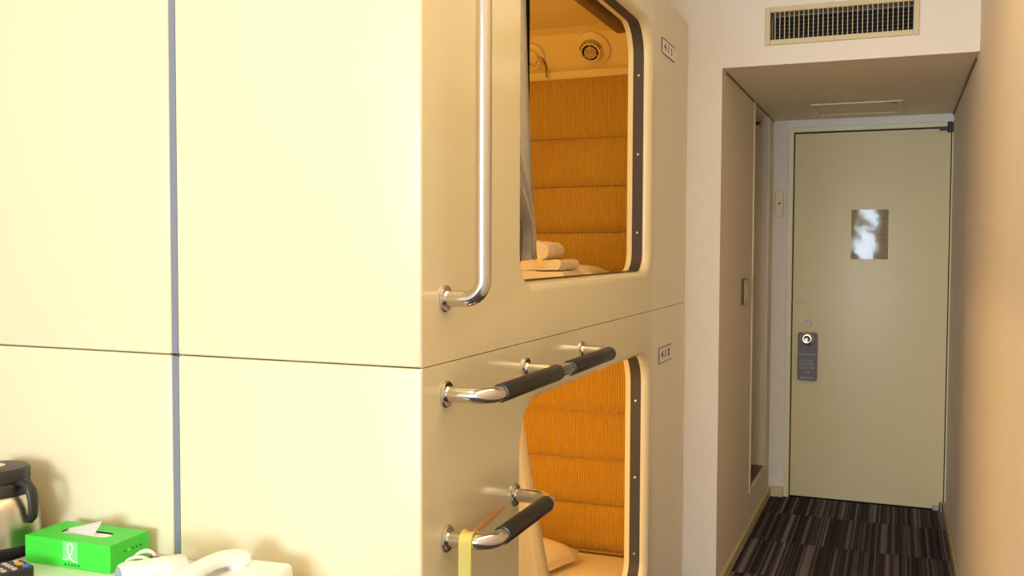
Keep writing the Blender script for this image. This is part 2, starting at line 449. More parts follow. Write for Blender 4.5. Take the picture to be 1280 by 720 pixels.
# ------------------------------------------------------------------ air grille above the passage
g = thing('air_grille', ((gx0 + gx1) / 2, YB, gz0), 'long cream ventilation grille in the lintel above the passage to the door', 'vent')
bm = B(); fw = 0.020
for lo, hi in (((gx0 - fw, YB - 0.008, gz0 - fw), (gx0, YB + 0.03, gz1 + fw)), ((gx1, YB - 0.008, gz0 - fw), (gx1 + fw, YB + 0.03, gz1 + fw)),
               ((gx0, YB - 0.008, gz0 - fw), (gx1, YB + 0.03, gz0)), ((gx0, YB - 0.008, gz1), (gx1, YB + 0.03, gz1 + fw))):
    box(bm, lo, hi, 0.002, 1)
obj('grille_frame', bm, M['grille'], g)
NS = 29; bm = B(); box(bm, (-0.0012, YB - 0.003, gz0), (0.0012, YB + 0.016, gz1))
bmesh.ops.recalc_face_normals(bm, faces=bm.faces[:]); sme = bpy.data.meshes.new('vertical_slat'); bm.to_mesh(sme); bm.free(); sme.materials.append(M['grille'])
for i in range(NS - 1):
    o = bpy.data.objects.new('vertical_slat', sme); COL.objects.link(o); o.parent = g
    o.matrix_parent_inverse = Matrix.Translation(-LOC[g.name]); o.location = (gx0 + (i + 1) * (gx1 - gx0) / NS, 0, 0)
for k in range(6):
    z = gz0 + (k + 1) * (gz1 - gz0) / 7
    mbox('horizontal_slat', (gx0, YB + 0.024, z - 0.0009), (gx1, YB + 0.030, z + 0.0009), M['seal'], g)  # darker than the frame, colour paints in how little light they get
mbox('duct_backing', (gx0, YB + 0.075, gz0), (gx1, YB + 0.08, gz1), M['dark'], g)

# access hatch in the soffit
h = thing('access_hatch', (-0.2, 5.05, ZS), 'flat rectangular access hatch in the ceiling just before the door', 'hatch')
bm = B()
for lo, hi in (((-0.405, 4.865, ZS - 0.005), (0.008, 4.888, ZS)), ((-0.405, 5.25, ZS - 0.005), (0.008, 5.272, ZS)),
               ((-0.405, 4.888, ZS - 0.005), (-0.385, 5.25, ZS)), ((-0.014, 4.888, ZS - 0.005), (0.008, 5.25, ZS))):
    box(bm, lo, hi)
obj('hatch_frame', bm, M['door_frame'], h)
mbox('hatch_panel', (-0.381, 4.892, ZS - 0.003), (-0.018, 5.246, ZS), M['soffit'], h)
mbox('latch', (-0.040, 4.87, ZS - 0.010), (-0.014, 4.884, ZS - 0.004), M['switch_dark'], h)

# things on the walls of the passage
s = thing('wall_switch', (XL, 4.40, 1.17), 'cream switch plate on the wall between the pier and closet niche', 'switch')
mbox('switch_body', (XL, 4.335, 1.115), (XL + 0.010, 4.470, 1.228), M['switch_dark'], s, 0.002)
mbox('switch_plate', (XL + 0.010, 4.350, 1.118), (XL + 0.014, 4.468, 1.225), M['switch'], s, 0.0015)
mbox('rocker', (XL + 0.014, 4.385, 1.145), (XL + 0.019, 4.435, 1.198), M['switch'], s, 0.002)

s = thing('oval_plate', (-0.605, YD, 1.61), 'slim upright oval cream wall plate beside the left door frame', 'wall plate')
bm = B(); prof = rrect(-0.627, 1.534, -0.583, 1.686, .0219, .0219, .0219, .0219, 8)
extrude_poly(bm, prof, lambda a, b, hh: (a, YD - hh, b), 0, 0.009)
obj('oval_body', bm, M['door_frame'], s, True)
bm = B(); tube(bm, [(a, YD - 0.009, b) for a, b in rrect(-0.625, 1.536, -0.585, 1.684, .0199, .0199, .0199, .0199, 8)] + [(-0.625, YD - .009, 1.5559)], 0.0022, 6)
obj('oval_rim', bm, M['baseboard'], s, True)
bm = B(); lathe(bm, [(0.006, 0), (0.006, -0.004), (0.001, -0.005)], (-0.605, YD - 0.009, 1.61), 'Y', 12); obj('screw', bm, M['switch_dark'], s, True)

# closet rail under the soffit inside the niche
s = thing('closet_rail', (-0.80, 5.16, ZS), 'short hanging rail with round end cap at top of the closet niche', 'rail')
bm = B(); tube(bm, [(-1.10, 5.16, 2.018), (-0.672, 5.16, 2.018)], 0.008, 12); obj('rod', bm, M['seal'], s, True)
bm = B(); lathe(bm, [(0.004, 0), (0.019, 0.002), (0.019, 0.014), (0.010, 0.020), (0.001, 0.021)], (-0.680, 5.16, 2.016), 'X', 20); obj('end_cap', bm, M['brushed'], s, True)
for bxx in (-0.76, -1.02): mbox('bracket', (bxx, 5.15, 2.018), (bxx + 0.015, 5.17, ZS), M['seal'], s)

# notice on the door: glossy bowed plastic sheet
n = thing('notice_plate', (-0.141, YD - 0.002, 1.44), 'shiny rectangular notice plate fixed on the upper door', 'notice')
bm = B(); NX, NZ = 16, 16; vs = []
for j in range(NZ + 1):
    for i in range(NX + 1):
        u, v = i / NX, j / NZ
        bow = 0.0035 * (1 - (2 * u - 1) ** 2) + 0.0018 * (1 - (2 * v - 1) ** 2)
        bow += 0.0009 * math.sin(5.3 * v + 2.0 * u) * (1 - u) + 0.0005 * math.sin(11 * v + 5 * u)
        vs.append(bm.verts.new((-0.232 + 0.184 * u, YD - 0.004 - bow, 1.309 + 0.263 * v)))
for j in range(NZ):
    for i in range(NX):
        a = j * (NX + 1) + i; bm.faces.new((vs[a], vs[a + 1], vs[a + NX + 2], vs[a + NX + 1]))
bmesh.ops.solidify(bm, geom=bm.faces[:], thickness=0.0015)
obj('plastic_sheet', bm, M['notice'], n, True)
bm = B()
ink = [(-0.112, 1.522, -0.064, 1.5245), (-0.112, 1.400, -0.106, 1.4055), (-0.068, 1.400, -0.063, 1.4055), (-0.066, 1.41, -0.0645, 1.52),
       (-0.083, 1.41, -0.0815, 1.52), (-0.083, 1.49, -0.066, 1.4925), (-0.083, 1.465, -0.066, 1.467), (-0.083, 1.438, -0.066, 1.44), (-0.104, 1.508, -0.1, 1.521), (-0.094, 1.506, -0.090, 1.521)]
for a, b, c2, d2 in ink: box(bm, (a, YD - 0.0115, b), (c2, YD - 0.0090, d2))
obj('floor_plan_print', bm, M['switch_dark'], n)
for (px, pz) in ((-0.050, 1.312), (-0.229, 1.312), (-0.229, 1.569), (-0.050, 1.569)):
    bm = B(); lathe(bm, [(0.0035, 0), (0.0035, -0.003), (0.002, -0.005), (0.0005, -0.0055)], (px, YD - 0.0045, pz), 'Y', 12); obj('corner_pin', bm, M['chrome'], n, True)

# hanger tag on the knob
hg = thing('door_hanger', (kx, YD - 0.03, 0.90), 'purple grey do not disturb hanger on the door knob', 'door hanger')
outer = rrect(kx - 0.051, 0.650, kx + 0.051, 0.912, .012, .012, .012, .012, 5)
ho = [(kx + 0.0165 * math.cos(2 * PI * k / 24 + 1.25 * PI), 0.880 + 0.0165 * math.sin(2 * PI * k / 24 + 1.25 * PI)) for k in range(24)]
bm = B()
def ring_plate(bm, outer, inner, fn, h0, h1):
    lay = []
    for hh in (h0, h1):
        vo = [bm.verts.new(fn(a, b, hh)) for a, b in outer]; vi = [bm.verts.new(fn(a, b, hh)) for a, b in inner]
        es = [bm.edges.new((vo[k], vo[(k + 1) % len(vo)])) for k in range(len(vo))] + [bm.edges.new((vi[k], vi[(k + 1) % len(vi)])) for k in range(len(vi))]
        bmesh.ops.triangle_fill(bm, use_beauty=True, use_dissolve=False, edges=es)
        lay.append((vo, vi))
    for q in (0, 1):
        a, b = lay[0][q], lay[1][q]
        for k in range(len(a)): bm.faces.new((a[k], a[(k + 1) % len(a)], b[(k + 1) % len(a)], b[k]))
ring_plate(bm, outer, ho, lambda a, b, hh: (a, YD - 0.030 - hh, b), 0, 0.0015)
obj('tag_card', bm, M['tag'], hg)
tw = lambda z: basis((1, 0, 0), (0, 0, 1), (kx, YD - 0.0322, z))
for body, z, sz in (('PLEASE', 0.757, 0.020), ('DO NOT', 0.738, 0.020), ('DISTURB', 0.719, 0.020)):
    text_mesh('lettering', body, sz, M['tag_ink'], hg, tw(z))
bm = B()
for i in range(7): box(bm, (kx - 0.042 + i * 0.0122, YD - 0.0325, 0.790), (kx - 0.034 + i * 0.0122, YD - 0.0315, 0.7965))
for i in (0, 1): box(bm, (kx - 0.012 + i * 0.016, YD - 0.0325, 0.690), (kx - 0.003 + i * 0.016, YD - 0.0315, 0.699))
for i in range(8): box(bm, (kx - 0.036 + i * 0.0092, YD - 0.0325, 0.662), (kx - 0.029 + i * 0.0092, YD - 0.0315, 0.669))
tag(obj('small_print', bm, M['tag_ink'], hg), kind='stuff')

# ------------------------------------------------------------------ sleeping capsules
XS, YF, YP, XJ = -0.77, 1.4934, 3.765, -1.303
YSPLIT, OY0, OY1 = 3.183, 1.984, 3.158

def opening_loop(z0, z1, off=0.0, rb=0.066, rt=0.105):
    return rrect(OY0 - off, z0 - off, OY1 + off, z1 + off, rb + off, rb + off, rt + off, rt + off, 9)

def make_capsule(z0, z1, oz0, oz1, label, number, rt):
    root = thing('sleeping_capsule', (XS - 0.5, (YF + YP) / 2, z0), label, 'sleeping capsule', 'stacked sleeping capsules')
    # --- side panel with the rounded opening
    bm = B(); FR = 0.024
    out = [(YF + 0.0055, z0), (YSPLIT, z0), (YSPLIT, z1), (YF + 0.0055, z1)]
    loops = []
    nfil = 6
    for k in range(nfil + 1):
        a = 0.5 * PI * k / nfil
        loops.append((XS - FR * (1 - math.cos(0.5 * PI - (0.5 * PI - a))) if False else XS - FR * (1 - math.cos(a)), FR * (1 - math.sin(a))))
    loops.append((XS - 0.076, 0.0))
    loops.append((XS - 0.080, -0.0))
    rings = [[bm.verts.new((x, y, z)) for y, z in opening_loop(oz0, oz1, off, rt=rt)] for x, off in loops]
    vo = [bm.verts.new((XS, y, z)) for y, z in out]
    es = [bm.edges.new((vo[k], vo[(k + 1) % 4])) for k in range(4)]
    r0 = rings[0]; es += [bm.edges.new((r0[k], r0[(k + 1) % len(r0)])) for k in range(len(r0))]
    bmesh.ops.triangle_fill(bm, use_beauty=True, use_dissolve=False, edges=es)
    for i in range(len(rings) - 1):
        a, b = rings[i], rings[i + 1]
        for k in range(len(a)): bm.faces.new((a[k], a[(k + 1) % len(a)], b[(k + 1) % len(a)], b[k]))
    bk = [bm.verts.new((XS - 0.080, y, z)) for y, z in out]
    rl = rings[-1]
    es = [bm.edges.new((bk[k], bk[(k + 1) % 4])) for k in range(4)]
    es += [e for e in bm.edges if all(v in set(rl) for v in e.verts)]
    bmesh.ops.triangle_fill(bm, use_beauty=True, use_dissolve=False, edges=es)
    for k in range(4): bm.faces.new((vo[k], vo[(k + 1) % 4], bk[(k + 1) % 4], bk[k]))
    sp = obj('side_panel', bm, M['gelcoat'], root, True, 35)
    # --- narrower panel at the far end, a touch recessed
    bm = B()
    v = [bm.verts.new(p) for p in ((XS - .001, YSPLIT + .0005, z0), (XS - .006, YP - .012, z0), (XS - .018, YP, z0), (XS - .08, YP, z0), (XS - .08, YSPLIT + .0005, z0))]
    v2 = [bm.verts.new((q.co.x, q.co.y, z1)) for q in v]
    bm.faces.new(v); bm.faces.new(v2)
    for k in range(5): bm.faces.new((v[k], v[(k + 1) % 5], v2[(k + 1) % 5], v2[k]))
    obj('end_panel', bm, M['gelcoat'], root)
    # --- front panels with the grey joint strip
    mbox('front_panel', (XJ, YF, z0), (XS - 0.0002, YF + 0.0195, z1), M['gelcoat'], root, 0.005, 3)
    mbox('front_panel', (-1.85, YF, z0), (XJ - 0.016, YF + 0.0195, z1), M['gelcoat'], root, 0.005, 3)
    tag(mbox('joint_strip', (XJ - 0.0155, YF + 0.0025, z0 + 0.002), (XJ - 0.0005, YF + 0.019, z1 - 0.002), M['gap_strip'], root), 'blue grey joint strip')
    # --- outer shell: top, bottom, far end, left side
    bm = B()
    box(bm, (-1.85, YF + 0.02, z1 - 0.012), (XS - 0.0805, YP, z1 - 0.001)); box(bm, (-1.85, YF + 0.02, z0 + 0.001), (XS - 0.0805, YP, z0 + 0.012))
    box(bm, (-1.85, YP - 0.012, z0 + 0.012), (XS - 0.0805, YP, z1 - 0.012)); box(bm, (-1.85, YF + 0.02, z0 + 0.012), (-1.838, YP - 0.012, z1 - 0.012))
    obj('outer_shell', bm, M['gelcoat'], root)
    # --- inner lining: profile in y,z swept along x, open towards the opening
    xi0, xi1 = -1.82, XS - 0.0805
    f = z0 + 0.03; c = z1 - 0.028; pe = 3.64
    prof = [(1.53, f), (pe, f), (pe, z1 - 0.168)]
    prof += [(3.625, z1 - 0.160), (3.615, z1 - 0.150)]
    prof += [(3.54, z1 - 0.045), (3.50, c), (1.53, c)]
    bm = B()
    a = [bm.verts.new((xi0, y, z)) for y, z in prof]; b = [bm.verts.new((xi1, y, z)) for y, z in prof]
    for k in range(len(prof)): bm.faces.new((a[k], a[(k + 1) % len(prof)], b[(k + 1) % len(prof)], b[k]))
    bm.faces.new(a)
    bmesh.ops.recalc_face_normals(bm, faces=bm.faces[:])
    for fc in bm.faces: fc.normal_flip()
    me = bpy.data.meshes.new('inner_lining'); bm.to_mesh(me); bm.free()
    o = link('inner_lining', me, M['interior'], root); o.matrix_parent_inverse = Matrix.Translation(-world_loc(root))
    # --- padded end wall, five corduroy pads
    tops = [z1 - 0.194, z1 - 0.432, z1 - 0.622, z1 - 0.803, z1 - 0.985]
    bots = tops[1:] + [z0 + 0.088]
    for t, bt in zip(tops, bots):
        bm = B(); N1, N2 = 24, 10; g_ = []
        for j in range(N2 + 1):
            row = []
            for i in range(N1 + 1):
                u, v = i / N1, j / N2
                bul = 0.020 * (1 - abs(2 * v - 1) ** 5) * (1 - abs(2 * u - 1) ** 16)
                sag = 0.006 * math.sin(PI * u * 2.2 + t * 9) * (1 - abs(2 * v - 1) ** 8)
                zz = bt + 0.0012 + (t - bt - 0.0024) * v - 0.005 * math.sin(PI * u)
                row.append(bm.verts.new((-1.80 + (0.925) * u, 3.632 - bul - sag * 0.4, zz)))
            g_.append(row)
        for j in range(N2):
            for i in range(N1): bm.faces.new((g_[j][i], g_[j][i + 1], g_[j + 1][i + 1], g_[j + 1][i]))
        obj('wall_pad', bm, M['corduroy'], root, True, 180)
    # --- dark seal band round the inside of the opening with its screws
    bm = B()
    rr = [[bm.verts.new((x, y, z)) for y, z in opening_loop(oz0, oz1, off, rt=rt)] for x, off in
          ((XS - 0.0265, -0.0002), (XS - 0.0275, -0.0018), (XS - 0.0615, -0.0018), (XS - 0.0625, -0.0002))]
    for i in range(3):
        a, b = rr[i], rr[i + 1]
        for k in range(len(a)): bm.faces.new((a[k], a[(k + 1) % len(a)], b[(k + 1) % len(a)], b[k]))
    band = tag(obj('seal_band', bm, M['seal'], root, True, 30), 'dark rubber band round the opening')
    for q in range(3):
        zz = oz1 - 0.165 - q * 0.262
        bm = B(); lathe(bm, [(0.0042, 0), (0.0042, -0.0012), (0.002, -0.0022), (0.0004, -0.0024)], (XS - 0.044, OY1 - 0.0015, zz), 'Y', 10)
        obj('screw', bm, M['brushed'], band, True)
    # --- number plate
    return root

cap_lo = make_capsule(0.072, 1.1517, 0.238, 1.013, 'lower cream sleeping capsule numbered 410 with black sleeved rails', '410', 0.105)
cap_up = make_capsule(1.1534, 2.2310, 1.287, 2.105, 'upper cream sleeping capsule numbered 411 with tall vertical rail', '411', 0.105)
struct('trim_6', (-1.85, YF + 0.04, 0.0), (XS - 0.04, YP, 0.0720), M['seal'])

def plate(root, z0, z1, digits):
    x0 = XS - 0.0022
    p = tag(mbox('number_plate', (x0 - 0.004, 3.312, z0), (x0 + 0.0008, 3.512, z1), M['plate'], root, 0.001, 1), 'small white number plate')
    bm = B()
    box(bm, (x0, 3.310, z1), (x0 + 0.0022, 3.514, z1 + 0.0015)); box(bm, (x0, 3.310, z0 - 0.0015), (x0 + 0.0022, 3.514, z0)); box(bm, (x0, 3.309, z0 - 0.0015), (x0 + 0.0022, 3.312, z1 + 0.0015))
    o = obj('plate_border', bm, M['switch_dark'], None); o.parent = p; o.matrix_parent_inverse = p.matrix_world.inverted() if False else Matrix.Translation(-world_loc(root))
    o.matrix_parent_inverse = Matrix.Identity(4)
    for i, ch in enumerate(digits):
        mw = basis((0, 1, 0), (0, 0, 1), (x0 + 0.0012, 3.362 + i * 0.050, (z0 + z1) / 2)) @ Matrix.Diagonal((1.3, 1, 1, 1))
        t = text_mesh('digit', ch, 0.040, M['ink'], root, mw, 0.0006, 0.0003)
        t.parent = p; t.matrix_parent_inverse = Matrix.Identity(4)
plate(cap_up, 2.045, 2.094, '411')
plate(cap_lo, 0.958, 1.011, '410')

# --- grab rails
RT = 0.0148
def sub(name, bm, m, rail, smooth=True, angle=40, label=None):
    o = obj(name, bm, m, None, smooth, angle); o.parent = rail; o.matrix_parent_inverse = Matrix.Identity(4)
    if label: o['label'] = label
    return o
def flange(rail, y, z):
    bm = B(); lathe(bm, [(0.0255, 0.0), (0.0255, 0.003), (0.023, 0.0055), (0.0155, 0.006), (0.0155, 0.008), (0.0148, 0.008)], (XS, y, z), 'X', 28)
    sub('flange', bm, M['steel'], rail)
XRL = -0.681
def sleeve(rail, y0, y1, z):
    bm = B(); lathe(bm, [(0.0150, 0), (0.0172, 0.0006), (0.0178, 0.003), (0.0178, y1 - y0 - 0.003), (0.0172, y1 - y0 - 0.0006), (0.0150, y1 - y0)], (XRL, y0, z), 'Y', 24)
    sub('grip_sleeve', bm, M['sleeve'], rail, label='black rubber grip sleeve')

bm = B(); tube(bm, fillet_path([(XS + 0.001, 1.588, 1.271), (-0.693, 1.588, 1.271), (-0.693, 1.588, 2.12), (XS + 0.001, 1.588, 2.12)], 0.036, 10), RT, 20)
rail = tag(obj('grab_rail', bm, M['steel'], cap_up, True), 'tall vertical polished steel grab rail')
flange(rail, 1.588, 1.271); flange(rail, 1.588, 2.12)

bm = B(); tube(bm, fillet_path([(XS + 0.001, 1.593, 1.094), (XRL, 1.593, 1.094), (XRL, 2.415, 1.094), (XS + 0.001, 2.415, 1.094)], 0.040, 10), RT, 20)
rail = tag(obj('grab_rail', bm, M['steel'], cap_lo, True), 'long horizontal steel grab rail with two black sleeves')
flange(rail, 1.593, 1.094); flange(rail, 2.003, 1.094); flange(rail, 2.415, 1.094)
bm = B(); tube(bm, [(XS + 0.001, 2.003, 1.094), (XRL, 2.003, 1.094)], 0.0130, 16); sub('support_post', bm, M['steel'], rail)
sleeve(rail, 1.640, 1.965, 1.094); sleeve(rail, 2.045, 2.372, 1.094)

bm = B(); tube(bm, fillet_path([(XS + 0.001, 1.597, 0.823), (XRL, 1.597, 0.823), (XRL, 1.940, 0.823), (XS + 0.001, 1.940, 0.823)], 0.040, 10), RT, 20)
rail = tag(obj('grab_rail', bm, M['steel'], cap_lo, True), 'short horizontal steel grab rail with one black sleeve')
flange(rail, 1.597, 0.823); flange(rail, 1.940, 0.823)
sleeve(rail, 1.652, 1.896, 0.823)

# brown header of the blind on the ceiling of the upper capsule
tag(mbox('blind_header', (-0.927, 1.60, 2.114), (-0.893, 3.29, 2.2025), M['brown'], cap_up, 0.004), 'brown blind header')

# --- air outlet on the slope of the upper capsule
vn = Vector((0, -0.105, -0.075)).normalized()        # placed on the sloping panel
sl = Vector((0, -0.075, 0.105)).normalized()
vo_ = Vector((-1.106, 3.615, 2.081)) + sl * 0.060
Rm = Matrix((( 1, 0, 0), (0, sl.y, sl.z), (0, vn.y, vn.z)))
Rm = Matrix(((1, 0, 0), sl, vn)).transposed()
v_ = thing('air_outlet', vo_, 'round cream air outlet above the orange pads in the upper capsule', 'vent')
bm = B(); lathe(bm, [(0.072, 0.0), (0.071, 0.008), (0.064, 0.012), (0.048, 0.014), (0.045, 0.018), (0.039, 0.036), (0.036, 0.038), (0.033, 0.036), (0.0325, 0.024), (0.001, 0.024)], vo_, 'Z', 40, Rm)
obj('outlet_body', bm, M['interior'], v_, True, 35)
bm = B(); lathe(bm, [(0.0325, 0.0245), (0.0322, 0.026), (0.0005, 0.026)], vo_, 'Z', 32, Rm); obj('dark_well', bm, M['dark'], v_)
bm = B()
for r in (0.0215, 0.0115):
    lathe(bm, [(r - 0.0015, 0.0262), (r - 0.0015, 0.036), (r + 0.0015, 0.036), (r + 0.0015, 0.0262)], vo_, 'Z', 28, Rm)
lathe(bm, [(0.0045, 0.0262), (0.0045, 0.037), (0.0005, 0.037)], vo_, 'Z', 14, Rm)
for k in range(3):
    a = PI / 2 + k * 2 * PI / 3; dvec = Vector((math.cos(a), math.sin(a), 0))
    tube(bm, [vo_ + Rm @ (dvec * 0.004 + Vector((0, 0, 0.033))), vo_ + Rm @ (dvec * 0.0335 + Vector((0, 0, 0.033)))], 0.0016, 6)
obj('grille', bm, M['interior'], v_, True)
bm = B()
for k in range(13):
    a = math.radians(20 + k * 140 / 12); ca, sa = math.cos(a), math.sin(a)
    p0 = vo_ + Rm @ Vector((0.0453 * ca, 0.0453 * sa, 0.0185)); p1 = vo_ + Rm @ Vector((0.0403 * ca, 0.0403 * sa, 0.0345))
    tube(bm, [p0, p1], 0.0018, 5)
tag(obj('cooling_slots', bm, M['switch_dark'], v_), kind='stuff')

# --- round lamp base with arched ring and cord, partly behind the curtain
lp = Vector((-1.352, 3.615, 2.081)) + sl * 0.055
l_ = thing('reading_lamp', lp, 'round reading lamp with cord behind curtain in the upper capsule', 'lamp')
bm = B(); lathe(bm, [(0.050, 0.0), (0.049, 0.010), (0.042, 0.014), (0.030, 0.015), (0.026, 0.026), (0.015, 0.030), (0.001, 0.031)], lp, 'Z', 32, Rm); obj('lamp_base', bm, M['interior'], l_, True, 35)
bm = B(); tube(bm, [lp + Rm @ Vector((0.010 + 0.022 * math.cos(a), -0.022 + 0.022 * math.sin(a), 0.030)) for a in [2 * PI * k / 20 for k in range(21)]], 0.004, 8); obj('lamp_ring', bm, M['interior'], l_, True)
bm = B(); tube(bm, fillet_path([lp + Rm @ Vector((-0.02, 0.09, 0.003)), lp + Rm @ Vector((-0.005, 0.035, 0.012)), lp + Rm @ Vector((0.040, -0.01, 0.012)), lp + Rm @ Vector((0.046, -0.047, 0.004)), (lp.x + 0.045, 3.622, 2.040)], 0.008, 5), 0.0032, 8); obj('cord', bm, M['brown'], l_, True)

# --- bedding
def mattress(z0, z1, label):
    root = thing('mattress', (-1.33, 2.6, z0), label, 'mattress')
    bm = B(); box(bm, (-1.80, 1.56, z0), (-0.875, 3.605, z1 - 0.012), 0.02, 3); obj('mattress_core', bm, M['linen'], root, True)
    bm = B(); box(bm, (-1.805, 1.555, z1 - 0.040), (-0.870, 3.610, z1), 0.016, 3); obj('sheet', bm, M['linen'], root, True)
mattress(0.1025, 0.157, 'white bedding on the floor of the lower capsule')
mattress(1.1845, 1.246, 'white bedding on the floor of the upper capsule')

def pillow(name, cen, sx, sy, sz, rz, m, label, cat):
    bm = B(); bmesh.ops.create_cube(bm, size=1.0)
    bmesh.ops.subdivide_edges(bm, edges=bm.edges[:], cuts=9, use_grid_fill=True)
    R = Matrix.Rotation(rz, 3, 'Z')
    for v in bm.verts:
        x, y, z = v.co * 2
        e = (1 - abs(x) ** 3.2) * (1 - abs(y) ** 3.2)
        hgt = 0.30 + 0.70 * max(e, 0) ** 0.45
        k = 1 - 0.05 * (1 - abs(y) ** 2) * abs(x) ** 4
        zz = z * 0.5 * hgt
        if z < 0: zz *= 0.35
        zz += 0.012 * math.sin(7 * x + 3 * y) * (0.4 if abs(x) + abs(y) > 1 else 0.15)
        v.co = R @ Vector((x * 0.5 * sx * k, y * 0.5 * sy, zz * sz))
    mn = min(v.co.z for v in bm.verts)
    for v in bm.verts: v.co += Vector((cen[0], cen[1], cen[2] - mn))
    o = obj(name, bm, m, None, True, 180)
    return tag(o, label, cat)
pillow('pillow', (-1.415, 3.29, 0.1575), 0.52, 0.46, 0.165, math.radians(-14), M['linen'], 'plump pillow on the bedding in the lower capsule', 'pillow')
pillow('pillow', (-1.250, 3.455, 1.2465), 0.45, 0.26, 0.085, math.radians(0), M['linen'], 'pillow behind the folded towels in the upper capsule', 'pillow')

# folded towels and gown in the upper capsule
def folded(name, x0, x1, y0, y1, z0, th, label, cat, layers=3, seed=0, skew=0.0):
    """a cloth folded over: rounded folds at the right end, loose layers"""
    rnd = random.Random(seed)
    root = thing(name, ((x0 + x1) / 2, (y0 + y1) / 2, z0), label, cat)
    lt = th / layers
    for L in range(layers):
        bm = B(); NXX, NYY = 16, 6; sec = []
        for j in range(NYY + 1):
            v = j / NYY; yy = y0 + (y1 - y0) * v
            pts = []
            xr = x1 - 0.010 * rnd.random() - (0.012 if L == layers - 1 else 0)
            zb = z0 + L * lt; rr_ = lt * 0.5
            for i in range(NXX + 1):
                u = i / NXX; xx = x0 + (xr - rr_ - x0) * u
                pts.append((xx, yy + skew * u, zb + 0.0015 + 0.002 * math.sin(6 * u + L * 2 + v * 3) * 0.4 + 0.0))
            for q in range(1, 7):
                a = -PI / 2 + PI * q / 7
                pts.append((xr - rr_ + rr_ * math.cos(a), yy + skew, zb + rr_ + (rr_ - 0.0012) * math.sin(a)))
            for i in range(NXX, -1, -1):
                u = i / NXX; xx = x0 + (xr - rr_ - x0) * u
                pts.append((xx, yy + skew * u, zb + lt - 0.0012 + 0.006 * math.sin(3.3 * u + 1.7 * L + v * 2.5) * (0.5 if L == layers - 1 else 0.1) * math.sin(PI * u)))
            sec.append([bm.verts.new(p) for p in pts])
        n_ = len(sec[0])
        for row in sec:
            for v in row:
                k_ = 0.010 * noise.noise(v.co * 14 + Vector((seed, L, 0))) + 0.004 * noise.noise(v.co * 45)
                v.co.x += k_ * (1 if v.co.x > x0 + 0.03 else 0); v.co.z += 0.6 * k_ * (1 if v.co.z > z0 + 0.012 else 0)
        for j in range(NYY):
            for k in range(n_): bm.faces.new((sec[j][k], sec[j][(k + 1) % n_], sec[j + 1][(k + 1) % n_], sec[j + 1][k]))
        bm.faces.new(sec[0][::-1]); bm.faces.new(sec[-1])
        obj('fold', bm, M['towel'], root, True, 50)
    return root
tw1 = folded('towel', -1.222, -1.055, 3.115, 3.30, 1.2465, 0.075, 'lower folded white towel of the pile in the upper capsule', 'towel', 2, 1)
tw2 = folded('towel', -1.215, -1.105, 3.125, 3.29, 1.3218, 0.066, 'topmost folded white towel of the pile in the upper capsule', 'towel', 1, 2, 0.02)
bm = B()
for q in (0, 1):
    o0 = q * 0.011
    pts = [(-1.168 + o0, 3.108, 1.362), (-1.160 + o0, 3.098, 1.345), (-1.146 + o0, 3.094, 1.320), (-1.136 + o0, 3.100, 1.303)]
    tube(bm, pts, 0.0035, 8)
tag(obj('yellow_band', bm, M['yellow'], tw1, True), 'yellow cloth band')

# --- curtains
def curtain(zt, zb, edge_top, edge_bot, label, left_fn=None, backing=False, pw=1.5, xb=0.0):
    root = thing('curtain', (-0.885, 1.95, zb), label, 'curtain', None)
    bm = B(); NU, NV = 72, 26; rows = []
    for j in range(NV + 1):
        t = j / NV; z = zt + (zb - zt) * t
        y1 = edge_top + (edge_bot - edge_top) * t ** pw
        y0 = left_fn(z) if left_fn else 1.78
        row = []
        for i in range(NU + 1):
            u = i / NU
            amp = (0.016 if backing else 0.030) * (0.75 + 0.25 * t)
            x = -0.885 + xb * t + amp * math.sin(2 * PI * 7 * u + 0.7 * math.sin(2 * t)) + 0.006 * math.sin(2 * PI * 3 * u + 1)
            row.append(bm.verts.new((x, y0 + (y1 - y0) * u, z)))
        rows.append(row)
    for j in range(NV):
        for i in range(NU): bm.faces.new((rows[j][i], rows[j][i + 1], rows[j + 1][i + 1], rows[j + 1][i]))
    bmesh.ops.solidify(bm, geom=bm.faces[:], thickness=0.003)
    obj('curtain_cloth', bm, M['curtain'], root, True, 180)
    if backing:  # near-black sheet added to paint the dark gap beside the curtain
        bm = B(); rows = []
        for j in range(13):
            z = zt + (1.29 - zt) * j / 12
            rows.append([bm.verts.new((-0.945 + 0.010 * math.sin(2 * PI * 6 * i / 40), 1.75 + (2.480 - max(0, 1.44 - z) * 0.55 - 1.75) * i / 40, z)) for i in range(41)])
        for j in range(12):
            for i in range(40): bm.faces.new((rows[j][i], rows[j][i + 1], rows[j + 1][i + 1], rows[j + 1][i]))
        bmesh.ops.solidify(bm, geom=bm.faces[:], thickness=0.003)
        tag(obj('backing', bm, M['backing'], root, True, 180), 'dark sheet added behind the curtain gap')
    return root
def left_up(z):
    t = min(1, max(0, (1.76 - z) / 0.36)); return 1.80 + 0.505 * (t * t * (3 - 2 * t))
curtain(2.112, 1.335, 2.272, 2.338, 'pale curtain gathered at the left of the upper capsule opening', left_up, True, 2.2)
curtain(1.095, 0.165, 2.235, 2.60, 'pale curtain flaring at the left of the lower capsule opening', None, False, 1.5)

